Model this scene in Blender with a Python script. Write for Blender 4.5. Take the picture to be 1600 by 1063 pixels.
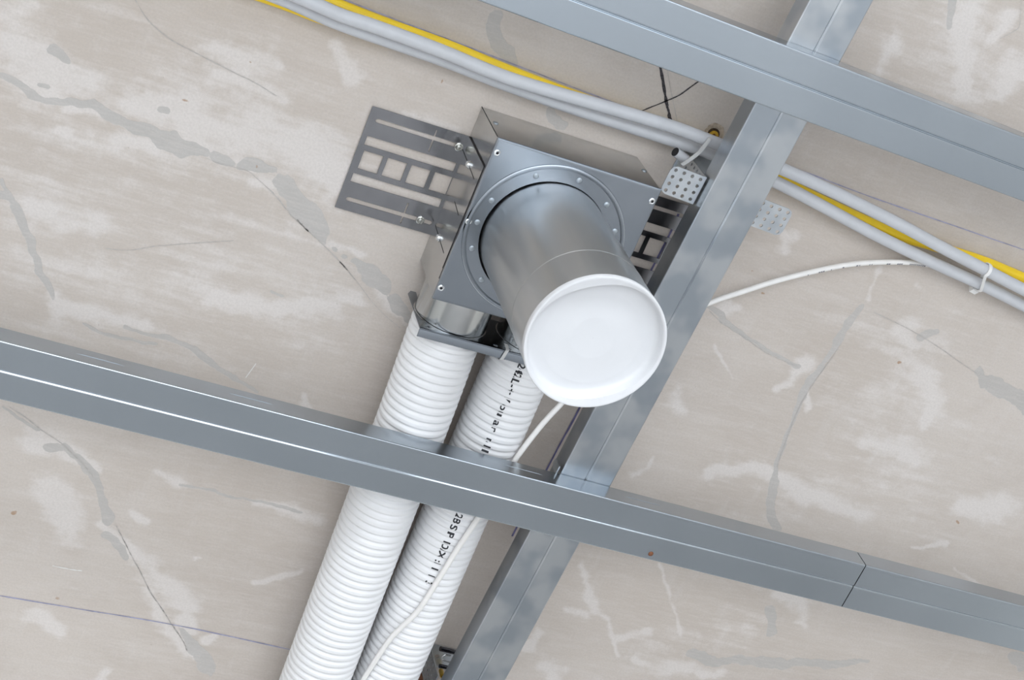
import bpy, bmesh, math, random
import numpy as np
from mathutils import Vector, Matrix
from mathutils.geometry import tessellate_polygon

for o in list(bpy.data.objects):
    bpy.data.objects.remove(o)
random.seed(4)
scene = bpy.context.scene
COL = scene.collection
PI = math.pi

# ------------------------------------------------------------------ camera, world, light, exposure
H = 2.75                       # ceiling height above the floor; plan axes follow the duct box
F_PX = 2528.17                 # focal length in pixels of the 1600 px wide frame
R = np.array([[0.9078124, -0.3707726, -0.1959702],
              [0.2463704, 0.8496553, -0.4662483],
              [0.3393793, 0.3749848, 0.8626750]])      # rows: image right, image down, forward
EYE = np.array([-0.4504015, -0.4070504, -1.468718])    # z measured from the ceiling

cam_d = bpy.data.cameras.new('camera')
cam_d.sensor_width = 36.0
cam_d.lens = F_PX / 1600 * 36.0
cam_d.clip_start = 0.01
cam = bpy.data.objects.new('camera', cam_d)
COL.objects.link(cam)
M4 = Matrix.Identity(4)
for i in range(3):
    M4[i][0], M4[i][1], M4[i][2] = R[0][i], -R[1][i], -R[2][i]
M4[0][3], M4[1][3], M4[2][3] = EYE[0], EYE[1], EYE[2] + H
cam.matrix_world = M4
scene.camera = cam

world = bpy.data.worlds.new('world')
scene.world = world
world.use_nodes = True
bg = world.node_tree.nodes['Background']
bg.inputs['Color'].default_value = (0.80, 0.90, 1.0, 1)
bg.inputs['Strength'].default_value = 1.6

def area(name, loc, rot, sx, sy, power, col):
    d = bpy.data.lights.new(name, 'AREA')
    d.shape = 'RECTANGLE'; d.size = sx; d.size_y = sy; d.energy = power; d.color = col
    o = bpy.data.objects.new(name, d); COL.objects.link(o)
    o.location = loc; o.rotation_euler = rot
    return o
# daylight entering through the wide window opening of the room
win = area('window_daylight_1', (-0.2, -2.30, 1.35), (PI / 2 - 0.80, 0, 0), 3.4, 1.4, 250, (0.93, 0.97, 1.0))
win.data.spread = math.radians(150)

vs = scene.view_settings
vs.view_transform = 'Standard'
vs.look = 'None'
vs.exposure = 0.10
vs.gamma = 1.0
vs.use_curve_mapping = False
scene.cycles.use_denoising = True

# ------------------------------------------------------------------ helpers
def at(px, py, z=0.0):
    """world point (z from the ceiling) seen at a pixel, on the level plane z"""
    d = R.T @ np.array([(px - 800) / F_PX, (py - 531.5) / F_PX, 1.0])
    t = (z - EYE[2]) / d[2]
    return EYE + d * t

def on_cyl(px, py, x0, a, zc, r):
    """first hit of the pixel ray with the cylinder about the line x=x0+a*y, z=zc"""
    d = R.T @ np.array([(px - 800) / F_PX, (py - 531.5) / F_PX, 1.0])
    # x - x0 - a*y and z - zc
    ux, uz = EYE[0] - x0 - a * EYE[1], EYE[2] - zc
    vx, vz = d[0] - a * d[1], d[2]
    A = vx * vx + vz * vz; B = ux * vx + uz * vz; Cc = ux * ux + uz * uz - r * r
    D = B * B - A * Cc
    if D < 0: D = 0
    return EYE + d * ((-B - math.sqrt(D)) / A)

class MB:
    def __init__(s):
        s.v = []; s.f = []
    def add(s, vs_, fs):
        n = len(s.v)
        s.v += [tuple(map(float, p)) for p in vs_]
        s.f += [tuple(i + n for i in q) for q in fs]
        return s
    def box(s, a, b):
        (x0, y0, z0), (x1, y1, z1) = a, b
        return s.add([(x0, y0, z0), (x1, y0, z0), (x1, y1, z0), (x0, y1, z0), (x0, y0, z1), (x1, y0, z1), (x1, y1, z1), (x0, y1, z1)],
                     [(0, 3, 2, 1), (4, 5, 6, 7), (0, 1, 5, 4), (1, 2, 6, 5), (2, 3, 7, 6), (3, 0, 4, 7)])
    def rings(s, rings, closed=True, cap=(False, False)):
        n = len(rings[0]); vs_ = [p for r in rings for p in r]; fs = []
        for k in range(len(rings) - 1):
            for i in range(n if closed else n - 1):
                j = (i + 1) % n
                fs.append((k * n + i, k * n + j, (k + 1) * n + j, (k + 1) * n + i))
        if cap[0]: fs.append(tuple(reversed(range(n))))
        if cap[1]: fs.append(tuple((len(rings) - 1) * n + i for i in range(n)))
        return s.add(vs_, fs)
    def lathe(s, c, axis, prof, n=48, cap=(False, False)):
        """prof: list of (radius, distance along axis)"""
        ax = Vector(axis).normalized(); u = ax.orthogonal().normalized(); w = ax.cross(u); c = Vector(c)
        rr = [[c + ax * h + (u * math.cos(2 * PI * i / n) + w * math.sin(2 * PI * i / n)) * r for i in range(n)] for r, h in prof]
        return s.rings(rr, True, cap)
    def tube(s, pts, r, n=14, cap=(True, True)):
        pts = [Vector(p) for p in pts]; rr = []; prev = None
        for i, p in enumerate(pts):
            t = (pts[min(i + 1, len(pts) - 1)] - pts[max(i - 1, 0)]).normalized()
            if prev is None: u = t.orthogonal().normalized()
            else: u = (prev - t * prev.dot(t)).normalized()
            prev = u; w = t.cross(u)
            rr.append([p + (u * math.cos(2 * PI * k / n) + w * math.sin(2 * PI * k / n)) * r for k in range(n)])
        return s.rings(rr, True, cap)
    def sheet(s, outer, holes, fn, th):
        """flat sheet with holes; outer/holes 2D loops; fn(u,v,w) -> xyz, w across the thickness"""
        loops = [outer] + list(holes)
        flat = [p for l in loops for p in l]
        tris = tessellate_polygon([[Vector((p[0], p[1], 0)) for p in l] for l in loops])
        n = len(flat)
        vs_ = [fn(p[0], p[1], 0) for p in flat] + [fn(p[0], p[1], th) for p in flat]
        fs = [tuple(t) for t in tris] + [tuple(i + n for i in reversed(t)) for t in tris]
        k = 0
        for l in loops:
            m = len(l)
            for i in range(m):
                j = (i + 1) % m
                fs.append((k + i, k + j, k + j + n, k + i + n))
            k += m
        return s.add(vs_, fs)
    def mesh(s, name, off=(0, 0, 0), smooth=35):
        me = bpy.data.meshes.new(name)
        me.from_pydata([(a - off[0], b - off[1], c - off[2]) for a, b, c in s.v], [], s.f)
        bm = bmesh.new(); bm.from_mesh(me)
        bmesh.ops.recalc_face_normals(bm, faces=bm.faces)
        bm.to_mesh(me); bm.free()
        if smooth:
            me.polygons.foreach_set('use_smooth', [True] * len(me.polygons))
            me.set_sharp_from_angle(angle=math.radians(smooth))
        return me
    def build(s, name, mat, parent=None, smooth=35):
        """one mesh object; coordinates are plan x, y and z from the ceiling"""
        if parent is None:
            a = np.array(s.v); off = (a.min(0) + a.max(0)) / 2
        else:
            off = np.array(parent['_o'])
        me = s.mesh(name, off, smooth)
        me.materials.append(mat)
        o = bpy.data.objects.new(name, me); COL.objects.link(o)
        if parent is None:
            o.location = (off[0], off[1], off[2] + H)
        else:
            o.parent = parent
        o['_o'] = [float(q) for q in off]
        return o

def empty(name, loc):
    o = bpy.data.objects.new(name, None); COL.objects.link(o)
    o.location = (loc[0], loc[1], loc[2] + H); o['_o'] = [float(q) for q in loc]
    o.empty_display_size = 0.02
    return o

def tag(o, label=None, cat=None, group=None, kind=None):
    if label: o['label'] = label
    if cat: o['category'] = cat
    if group: o['group'] = group
    if kind: o['kind'] = kind
    return o

def inst(name, me, mat, loc, parent, rot=None):
    """object sharing mesh data me (built about its own origin)"""
    if not me.materials: me.materials.append(mat)
    o = bpy.data.objects.new(name, me); COL.objects.link(o)
    o.parent = parent; po = parent['_o']
    o.location = (loc[0] - po[0], loc[1] - po[1], loc[2] - po[2])
    if rot: o.rotation_euler = rot
    o['_o'] = [float(q) for q in loc]
    return o

def spline(pts, n=8):
    pts = [np.array(p, float) for p in pts]
    P = [2 * pts[0] - pts[1]] + pts + [2 * pts[-1] - pts[-2]]; out = []
    for i in range(1, len(P) - 2):
        for k in range(n):
            t = k / n
            out.append(0.5 * ((2 * P[i]) + (-P[i - 1] + P[i + 1]) * t + (2 * P[i - 1] - 5 * P[i] + 4 * P[i + 1] - P[i + 2]) * t * t
                              + (-P[i - 1] + 3 * P[i] - 3 * P[i + 1] + P[i + 2]) * t ** 3))
    out.append(pts[-1])
    return out

def rrect(x0, y0, x1, y1, r, n=4):
    out = []
    for cx, cy, a0 in ((x1 - r, y1 - r, 0), (x0 + r, y1 - r, 90), (x0 + r, y0 + r, 180), (x1 - r, y0 + r, 270)):
        for k in range(n + 1):
            a = math.radians(a0 + 90 * k / n); out.append((cx + r * math.cos(a), cy + r * math.sin(a)))
    return out
def circ(cx, cy, r, n=12):
    return [(cx + r * math.cos(2 * PI * k / n), cy + r * math.sin(2 * PI * k / n)) for k in range(n)]

# ------------------------------------------------------------------ materials
def new_mat(name):
    m = bpy.data.materials.new(name); m.use_nodes = True
    return m, m.node_tree, m.node_tree.nodes['Principled BSDF']
def nd(nt, t, **k):
    n = nt.nodes.new(t)
    for a, b in k.items(): setattr(n, a, b)
    return n
def noise(nt, vec, scale, detail=4, rough=0.55):
    n = nd(nt, 'ShaderNodeTexNoise'); n.inputs['Scale'].default_value = scale
    n.inputs['Detail'].default_value = detail; n.inputs['Roughness'].default_value = rough
    nt.links.new(vec, n.inputs['Vector']); return n.outputs['Fac']
def mapr(nt, val, a, b, c=0.0, d=1.0, smooth=True):
    n = nd(nt, 'ShaderNodeMapRange'); n.interpolation_type = 'SMOOTHSTEP' if smooth else 'LINEAR'
    for i, q in zip((1, 2, 3, 4), (a, b, c, d)): n.inputs[i].default_value = q
    nt.links.new(val, n.inputs[0]); return n.outputs[0]
def math_(nt, op, a, b=None):
    n = nd(nt, 'ShaderNodeMath', operation=op)
    for i, q in enumerate((a, b)):
        if q is None: continue
        if isinstance(q, (int, float)): n.inputs[i].default_value = q
        else: nt.links.new(q, n.inputs[i])
    return n.outputs[0]
def mixc(nt, fac, a, b):
    n = nd(nt, 'ShaderNodeMix', data_type='RGBA')
    for i, q in ((0, fac), (6, a), (7, b)):
        if isinstance(q, (int, float)): n.inputs[i].default_value = q
        elif isinstance(q, tuple): n.inputs[i].default_value = (*q, 1)
        else: nt.links.new(q, n.inputs[i])
    return n.outputs[2]
def mapping(nt, vec, scale=(1, 1, 1), rot=(0, 0, 0)):
    n = nd(nt, 'ShaderNodeMapping'); n.inputs['Scale'].default_value = scale; n.inputs['Rotation'].default_value = rot
    nt.links.new(vec, n.inputs['Vector']); return n.outputs['Vector']
def bump(nt, bs, h, strength, dist):
    b = nd(nt, 'ShaderNodeBump'); b.inputs['Strength'].default_value = strength; b.inputs['Distance'].default_value = dist
    nt.links.new(h, b.inputs['Height']); nt.links.new(b.outputs['Normal'], bs.inputs['Normal'])
def tex_pos(nt):
    return nd(nt, 'ShaderNodeNewGeometry').outputs['Position']

def plain(name, col, rough=0.5, var=0.04, scale=60, metal=0.0, spec=0.5):
    m, nt, b = new_mat(name)
    p = tex_pos(nt); f = mapr(nt, noise(nt, p, scale), 0.3, 0.7)
    c = mixc(nt, f, tuple(q * (1 - var) for q in col), tuple(min(1, q * (1 + var)) for q in col))
    nt.links.new(c, b.inputs['Base Color']); b.inputs['Roughness'].default_value = rough
    b.inputs['Metallic'].default_value = metal; b.inputs['Specular IOR Level'].default_value = spec
    return m

def metal(name, col, col2, rough, rvar=0.06, blotch=18, bl=(0.35, 0.65), stretch=(1, 1, 1), grime=0.0):
    m, nt, b = new_mat(name)
    p = mapping(nt, tex_pos(nt), stretch)
    n1 = noise(nt, p, blotch, 2, 0.5); n2 = noise(nt, p, blotch * 14, 3)
    f = mapr(nt, n1, bl[0], bl[1])
    c = mixc(nt, f, col, col2)
    if grime:
        g = mapr(nt, noise(nt, p, blotch * 0.6, 6, 0.7), 0.56, 0.72, 0, grime)
        c = mixc(nt, g, c, (0.40, 0.37, 0.33))
    nt.links.new(c, b.inputs['Base Color'])
    b.inputs['Metallic'].default_value = 1.0
    nt.links.new(mapr(nt, n1, 0.3, 0.7, rough - rvar, rough + rvar), b.inputs['Roughness'])
    
    return m

M = {}
M['channel'] = metal('galvanised_channel', (0.44, 0.485, 0.53), (0.475, 0.52, 0.565), 0.24, 0.02, 5, (0.3, 0.7))
M['beam'] = metal('galvanised_runner', (0.41, 0.45, 0.495), (0.54, 0.565, 0.59), 0.32, 0.03, 24, (0.38, 0.62), (1, 1, 1), 0.0)
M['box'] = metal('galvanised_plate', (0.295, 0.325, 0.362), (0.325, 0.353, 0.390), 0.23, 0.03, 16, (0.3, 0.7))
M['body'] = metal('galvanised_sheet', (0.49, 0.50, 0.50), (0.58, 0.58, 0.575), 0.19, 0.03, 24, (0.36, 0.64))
M['spigot'] = metal('galvanised_tube', (0.47, 0.50, 0.52), (0.58, 0.59, 0.595), 0.32, 0.03, 34, (0.3, 0.7), (1, 1, 0.12))
M['bracket'] = metal('steel_bracket', (0.28, 0.28, 0.295), (0.31, 0.31, 0.325), 0.16, 0.02, 30)
M['hanger'] = metal('galvanised_hanger', (0.56, 0.60, 0.64), (0.64, 0.67, 0.70), 0.34, 0.05, 60)
M['bright'] = metal('zinc_screw', (0.74, 0.76, 0.78), (0.82, 0.83, 0.84), 0.18, 0.03, 200)
M['anchor'] = metal('dull_screw', (0.34, 0.34, 0.32), (0.52, 0.52, 0.49), 0.20, 0.04, 600)
M['rivet'] = plain('rivet_alloy', (0.40, 0.44, 0.48), 0.42, 0.05, 300, 0.9)
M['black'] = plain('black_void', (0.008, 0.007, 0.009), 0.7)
M['pipe'] = plain('white_corrugated_plastic', (0.81, 0.81, 0.822), 0.38, 0.02, 25)
M['cap'] = plain('white_cap_plastic', (0.645, 0.65, 0.67), 0.35, 0.01, 30)
M['conduit'] = plain('grey_conduit_plastic', (0.55, 0.56, 0.59), 0.38, 0.03, 40)
M['yellow'] = plain('yellow_conduit_plastic', (0.93, 0.64, 0.02), 0.36, 0.04, 40)
M['cable'] = plain('white_cable_sheath', (0.84, 0.82, 0.80), 0.42, 0.02, 80)
M['tie'] = plain('white_nylon', (0.84, 0.83, 0.82), 0.4)
M['tie_grey'] = plain('grey_nylon', (0.56, 0.56, 0.56), 0.45)
M['ink'] = plain('black_ink', (0.02, 0.02, 0.025), 0.6)
M['ink_grey'] = plain('grey_ink', (0.16, 0.16, 0.19), 0.6)
M['blue'] = plain('blue_chalk', (0.33, 0.33, 0.47), 0.9, 0.25, 90)
M['blue_dark'] = plain('blue_marker', (0.16, 0.15, 0.29), 0.9, 0.2, 90)
M['black_mark'] = plain('black_marker', (0.05, 0.045, 0.05), 0.9, 0.5, 500)
M['hair'] = plain('hairline_crack', (0.37, 0.345, 0.325), 0.95, 0.3, 200)
M['hair_soft'] = plain('faint_crack', (0.468, 0.440, 0.416), 0.95, 0.12, 200)
M['plug'] = plain('yellow_wall_plug', (0.60, 0.36, 0.03), 0.5, 0.2, 300)
M['rust'] = plain('rusty_steel', (0.16, 0.06, 0.025), 0.7, 0.5, 200)
M['dark_steel'] = metal('dark_spring_steel', (0.10, 0.10, 0.12), (0.16, 0.16, 0.18), 0.20, 0.05, 80)
M['hole'] = plain('drilled_hole', (0.06, 0.035, 0.018), 0.95, 0.4, 300)
M['crater'] = plain('chipped_concrete', (0.46, 0.38, 0.30), 0.95, 0.25, 260)
M['wall'] = plain('white_plaster_wall', (0.72, 0.71, 0.69), 0.9, 0.04, 3)
M['floor'] = plain('screed_floor', (0.47, 0.475, 0.485), 0.75, 0.08, 4)
M['frame'] = plain('white_window_frame', (0.8, 0.8, 0.8), 0.5)

# ceiling concrete: colour, patches and grain; the patch outlines are stored on the mesh as fields
m, nt, b = new_mat('ceiling_concrete')
P = tex_pos(nt)
atr = nd(nt, 'ShaderNodeAttribute', attribute_name='patches')
sep = nd(nt, 'ShaderNodeSeparateColor'); nt.links.new(atr.outputs['Color'], sep.inputs[0])
fg, fw, fd = sep.outputs[0], sep.outputs[1], sep.outputs[2]
nL = noise(nt, P, 3.2, 5, 0.6); nM = noise(nt, P, 14, 6, 0.65); nS = noise(nt, P, 70, 6, 0.7); nF = noise(nt, P, 420, 3, 0.6)
streak = noise(nt, mapping(nt, P, (5, 40, 1), (0, 0, 0.25)), 1.6, 6, 0.65)
streak2 = noise(nt, mapping(nt, P, (22, 5, 1), (0, 0, -0.35)), 2.2, 5, 0.65)
c = mixc(nt, mapr(nt, nL, 0.33, 0.67), (0.515, 0.470, 0.425), (0.575, 0.534, 0.492))
c = mixc(nt, mapr(nt, streak, 0.44, 0.72, 0, 0.40), c, (0.628, 0.594, 0.562))
c = mixc(nt, mapr(nt, streak2, 0.52, 0.72, 0, 0.30), c, (0.612, 0.586, 0.560))
c = mixc(nt, mapr(nt, nM, 0.50, 0.68, 0, 0.40), c, (0.485, 0.438, 0.394))
wfac = math_(nt, 'ADD', math_(nt, 'ADD', math_(nt, 'ADD', fw, math_(nt, 'MULTIPLY', math_(nt, 'SUBTRACT', nS, 0.5), 0.9)), math_(nt, 'MULTIPLY', math_(nt, 'SUBTRACT', nM, 0.5), 1.7)), math_(nt, 'MULTIPLY', math_(nt, 'SUBTRACT', streak, 0.5), 1.5))
c = mixc(nt, math_(nt, 'MULTIPLY', mapr(nt, wfac, 0.22, 0.95), 0.74), c, (0.690, 0.668, 0.650))
gfac = math_(nt, 'ADD', fg, math_(nt, 'MULTIPLY', math_(nt, 'SUBTRACT', nS, 0.5), 0.75))
c = mixc(nt, math_(nt, 'MULTIPLY', mapr(nt, gfac, 0.40, 0.56), 0.92), c, mixc(nt, nM, (0.425, 0.418, 0.400), (0.500, 0.492, 0.480)))
dfac = math_(nt, 'ADD', fd, math_(nt, 'MULTIPLY', math_(nt, 'SUBTRACT', nS, 0.5), 0.5))
c = mixc(nt, math_(nt, 'MULTIPLY', mapr(nt, dfac, 0.45, 0.7), 0.75), c, (0.34, 0.20, 0.10))
fine = noise(nt, mapping(nt, P, (30, 190, 1), (0, 0, 0.10)), 2.0, 4, 0.6)
c = mixc(nt, mapr(nt, fine, 0.42, 0.70, 0, 0.28), c, (0.62, 0.59, 0.565))
c = mixc(nt, mapr(nt, nF, 0.30, 0.75, 0, 0.20), c, (0.36, 0.34, 0.32))
spk = noise(nt, P, 260, 2, 0.5)
c = mixc(nt, mapr(nt, spk, 0.73, 0.80, 0, 0.4), c, (0.30, 0.25, 0.21))
mul = nd(nt, 'ShaderNodeMix', data_type='RGBA', blend_type='MULTIPLY'); mul.inputs[0].default_value = 1.0
nt.links.new(c, mul.inputs[6]); mul.inputs[7].default_value = (1.035, 1.003, 0.993, 1); c = mul.outputs[2]
nt.links.new(c, b.inputs['Base Color']); b.inputs['Roughness'].default_value = 0.85
b.inputs['Specular IOR Level'].default_value = 0.25
hh = math_(nt, 'ADD', math_(nt, 'MULTIPLY', nS, 0.6), math_(nt, 'MULTIPLY', nF, 0.25))
hh = math_(nt, 'SUBTRACT', hh, math_(nt, 'MULTIPLY', mapr(nt, gfac, 0.40, 0.56), 0.5))
bump(nt, b, hh, 0.22, 0.0012)
M['ceiling'] = m

# ------------------------------------------------------------------ the room
X0, X1, Y0, Y1 = -2.6, 3.0, -2.4, 3.2
def struct(o): o['kind'] = 'structure'; return o

# strokes in photo pixels: lists of (x, y, half width); grey filler, white plaster, brown specks
PXM = 0.00066
GREY = [
 [(0,118,5),(47,146,6),(94,158,5),(140,164,6),(172,181,8),(203,195,10),(234,204,10),(266,219,15),(298,235,14),(322,243,8)],
 [(340,243,8),(362,250,5)], [(382,254,10),(405,261,9),(426,267,4)],
 [(437,283,9),(455,303,15),(480,329,23),(498,354,17),(507,371,5)],
 [(521,385,3),(524,388,3)], [(536,401,4),(538,403,3)],
 [(549,412,7),(570,425,15),(585,437,17),(598,449,8)], [(610,463,7),(625,480,10),(638,495,8),(650,505,6)],
 [(0,282,3),(15,305,4),(30,330,6),(45,370,6),(60,410,6),(72,440,7),(80,465,4)], [(0,305,8),(18,312,5)],
 [(130,506,2),(170,524,3),(222,537,3),(242,538,2)], [(195,513,3),(230,524,3),(262,530,4),(290,540,4),(315,560,6),(345,577,4),(382,600,3),(402,613,2)],
 [(5,635,2),(40,660,3),(62,673,3)], [(78,700,9),(100,702,6)],
 [(100,697,4),(125,720,5),(140,740,8),(155,765,6),(165,795,8),(172,812,9)], [(168,835,8),(182,845,9),(198,868,5)],
 [(280,757,2),(330,768,3),(380,778,2),(430,792,3),(470,802,2)], [(285,985,3),(300,1010,10),(322,1045,18)],
 [(770,20,10),(768,50,12),(778,75,12),(795,90,13),(808,106,5)],
 [(858,172,8),(876,194,8)],
 [(1103,478,3),(1130,500,8),(1145,510,5),(1170,530,4),(1190,545,4),(1212,558,3),(1236,570,3),(1248,574,5)],
 [(1338,484,6),(1325,510,8),(1305,545,6),(1285,573,5),(1265,600,7),(1252,625,7),(1237,660,4),(1224,695,4),(1214,725,5),(1211,750,5),(1203,780,9),(1205,802,8),(1215,826,9)],
 [(1441,528,8),(1457,520,8)], [(1527,584,5),(1558,602,13),(1590,618,16),(1606,644,10)],
 [(1206,955,12),(1208,985,11)], [(1085,1024,13),(1110,1030,10),(1180,1035,10),(1280,1035,12),(1350,1038,5)], [(1585,1030,14),(1600,1040,14)],
 [(85,80,8),(105,95,6)], [(255,172,5),(262,174,5)], [(60,130,3),(75,133,3)], [(425,455,2),(445,462,2)],
 [(1484,0,6),(1484,40,4)],
]
WHITE = [
 [(10,60,45),(60,110,45),(140,130,22)], [(0,15,25),(60,20,10)], [(215,165,30),(330,195,45),(430,205,50),(500,250,45)], [(320,75,14),(380,85,16),(425,95,14)],
 [(330,235,14),(300,215,8)], [(345,120,20),(400,135,25),(450,150,18)], [(60,330,22),(150,345,25)], [(90,200,10),(105,205,10)],
 [(100,170,8),(180,180,10)], [(395,290,14),(425,295,20),(440,290,12)], [(180,215,18),(240,225,12)],
 [(330,470,16),(430,478,18),(560,470,12)], [(90,480,16),(180,500,12),(230,510,10)], [(585,445,9),(615,480,9),(640,510,6)], [(540,260,20),(520,300,16)],
 [(520,375,8),(560,395,10)], [(470,700,10),(480,620,6)], [(80,460,10),(95,490,16)], [(400,640,10),(470,650,6)],
 [(50,690,20),(95,695,14),(150,735,10)], [(160,820,6),(200,850,8),(235,895,22),(285,945,28),(300,985,12)], [(230,930,14),(270,990,12),(300,1030,8)],
 [(250,740,10),(275,752,13)], [(208,800,6),(228,816,6)], [(395,785,8),(430,795,10),(490,815,14)], [(318,1000,7),(338,990,6)], [(305,875,3),(313,872,2)], [(150,1063,14),(160,1050,6)],
 [(70,760,30),(110,830,20)], [(100,990,10),(50,960,14)], [(395,910,5),(470,895,4)],
 [(1422,506,25),(1404,515,16),(1428,545,10)], [(1430,448,8),(1440,452,8)], [(1372,420,7),(1352,470,6)], [(1270,588,3),(1262,612,3),(1263,638,6)],
 [(1130,480,14),(1160,475,8)], [(1440,590,30),(1462,630,20),(1440,665,14)], [(1350,695,20),(1400,700,30),(1435,722,22)], [(1260,570,14),(1235,600,10),(1215,610,6)],
 [(1110,738,12),(1190,732,12),(1260,770,22),(1340,805,22)], [(1425,853,3),(1475,850,5)], [(1500,790,20),(1570,790,26)], [(1490,887,3),(1530,915,3)], [(985,740,6),(1010,730,6),(1022,715,4)],
 [(1115,540,2),(1145,590,2)], [(1050,610,16),(1060,640,12)],
 [(905,880,8),(925,930,12),(945,980,6),(963,1023,4)], [(885,955,10),(920,965,14)], [(1030,880,4),(1050,940,5),(1066,992,3)],
 [(1215,930,8),(1250,945,22),(1262,980,9)], [(990,1030,10),(1040,1045,20),(1120,1050,14)], [(850,1045,22),(870,1060,22)], [(820,1010,12),(840,985,8)], [(960,1000,12),(1010,990,10)],
 [(1515,10,28),(1508,60,26),(1500,100,22),(1504,145,14)], [(1575,20,16),(1550,60,10)], [(1400,60,20),(1380,110,12)], [(1580,110,26),(1560,150,20)],
 [(855,160,8),(835,140,8)], [(1230,370,16),(1225,400,12)], [(700,210,12),(640,190,14)], [(560,120,14),(520,70,10)],
]
RUST = [[(401,260,2.2),(402,262,2)], [(286,157,2),(294,158,1.6)], [(391,97,1.6),(393,98,1)], [(20,802,4),(24,800,3)], [(88,935,3),(92,936,2)], [(1404,566,3.5),(1408,566,2)],
        [(1495,815,3),(1498,818,2.5)], [(690,128,2),(694,122,1)], [(1190,458,2.5),(1195,459,1.6)], [(1174,424,2),(1177,424,1.4)], [(144,236,2),(146,237,1)], [(332,333,1.6),(333,334,1)]]

gx0, gx1, gy0, gy1, gs = -0.60, 1.10, -0.40, 0.94, 0.0021
nx = int(round((gx1 - gx0) / gs)) + 1; ny = int(round((gy1 - gy0) / gs)) + 1
gx = gx0 + gs * np.arange(nx); gy = gy0 + gs * np.arange(ny)
paint = np.zeros((ny, nx, 3), np.float32)
rng = np.random.default_rng(7)
def vnoise(cell):
    """smooth random field on the ceiling grid, -1..1"""
    mx, my = int((gx1 - gx0) / cell) + 4, int((gy1 - gy0) / cell) + 4
    g = rng.uniform(-1, 1, (my, mx))
    u = (gx - gx0) / cell + 1; v = (gy - gy0) / cell + 1
    iu, iv = u.astype(int), v.astype(int); fu, fv = u - iu, v - iv
    fu = fu * fu * (3 - 2 * fu); fv = fv * fv * (3 - 2 * fv)
    a_ = g[np.ix_(iv, iu)]; b2 = g[np.ix_(iv, iu + 1)]; c2 = g[np.ix_(iv + 1, iu)]; d2 = g[np.ix_(iv + 1, iu + 1)]
    return (a_ * (1 - fu) + b2 * fu) * (1 - fv)[:, None] + (c2 * (1 - fu) + d2 * fu) * fv[:, None]
WX = 0.0052 * vnoise(0.030) + 0.0030 * vnoise(0.011) + 0.0014 * vnoise(0.005)
WY = 0.0052 * vnoise(0.030) + 0.0030 * vnoise(0.011) + 0.0014 * vnoise(0.005)
def stroke(ch, pts, soft, warp=1.0, gain=1.0):
    Pw = [at(x, y, 0)[:2] for x, y, _ in pts]; W = [w * PXM for _, _, w in pts]
    for k in range(len(pts) - 1):
        a, b_, wa, wb = Pw[k], Pw[k + 1], W[k], W[k + 1]
        mg = max(wa, wb) * 2.2 + 0.008
        i0 = max(0, int((min(a[0], b_[0]) - mg - gx0) / gs)); i1 = min(nx, int((max(a[0], b_[0]) + mg - gx0) / gs) + 2)
        j0 = max(0, int((min(a[1], b_[1]) - mg - gy0) / gs)); j1 = min(ny, int((max(a[1], b_[1]) + mg - gy0) / gs) + 2)
        if i1 <= i0 or j1 <= j0: continue
        Xg, Yg = np.meshgrid(gx[i0:i1], gy[j0:j1])
        wk = warp * min(1.0, 0.25 + max(wa, wb) / 0.012)
        Xg = Xg + wk * WX[j0:j1, i0:i1]; Yg = Yg + wk * WY[j0:j1, i0:i1]
        d = b_ - a; L2 = d @ d + 1e-12
        t = np.clip(((Xg - a[0]) * d[0] + (Yg - a[1]) * d[1]) / L2, 0, 1)
        dist = np.hypot(Xg - a[0] - t * d[0], Yg - a[1] - t * d[1]); w = wa + (wb - wa) * t
        s = np.maximum(w * soft, 0.0022)
        v = np.clip(0.5 + (w - dist) / (2 * s), 0, 1) * gain
        paint[j0:j1, i0:i1, ch] = np.maximum(paint[j0:j1, i0:i1, ch], v)
HAZE = [[(40,40,150),(120,150,170),(330,200,170),(520,330,150)], [(40,330,120),(220,460,150),(480,480,120)], [(1400,560,110),(1400,720,140),(1250,770,80)], [(1500,60,90),(1560,150,70)], [(1000,1030,70),(1250,960,60)]]
for s_ in GREY: stroke(0, s_, 0.40)
for s_ in WHITE: stroke(1, s_, 0.9)
for s_ in HAZE: stroke(1, s_, 0.9, 1.0, 0.42)
for s_ in RUST: stroke(2, s_, 0.6, 0.3)
Xg, Yg = np.meshgrid(gx, gy)
co = np.stack([Xg.ravel(), Yg.ravel(), np.zeros(nx * ny)], 1).astype(np.float32)
idx = np.arange(nx * ny).reshape(ny, nx)
quads = np.stack([idx[:-1, :-1], idx[1:, :-1], idx[1:, 1:], idx[:-1, 1:]], -1).reshape(-1, 4)   # normals face down
extra = np.array([(X0, Y0, 0), (X1, Y0, 0), (X1, Y1, 0), (X0, Y1, 0)], np.float32)
nb = len(co); co = np.concatenate([co, extra, np.array([(x, y, 0.12) for x, y in ((X0, Y0), (X1, Y0), (X1, Y1), (X0, Y1))], np.float32)])
c00, c10, c11, c01 = idx[0, 0], idx[0, -1], idx[-1, -1], idx[-1, 0]
more = np.array([(nb, c00, c10, nb + 1), (nb + 1, c10, c11, nb + 2), (nb + 2, c11, c01, nb + 3), (nb + 3, c01, c00, nb),
                 (nb + 4, nb + 5, nb + 6, nb + 7), (nb, nb + 1, nb + 5, nb + 4), (nb + 1, nb + 2, nb + 6, nb + 5), (nb + 2, nb + 3, nb + 7, nb + 6), (nb + 3, nb, nb + 4, nb + 7)])
allq = np.concatenate([quads, more]).astype(np.int32)
me = bpy.data.meshes.new('ceiling')
me.vertices.add(len(co)); me.vertices.foreach_set('co', co.ravel())
me.loops.add(allq.size); me.loops.foreach_set('vertex_index', allq.ravel())
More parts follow.
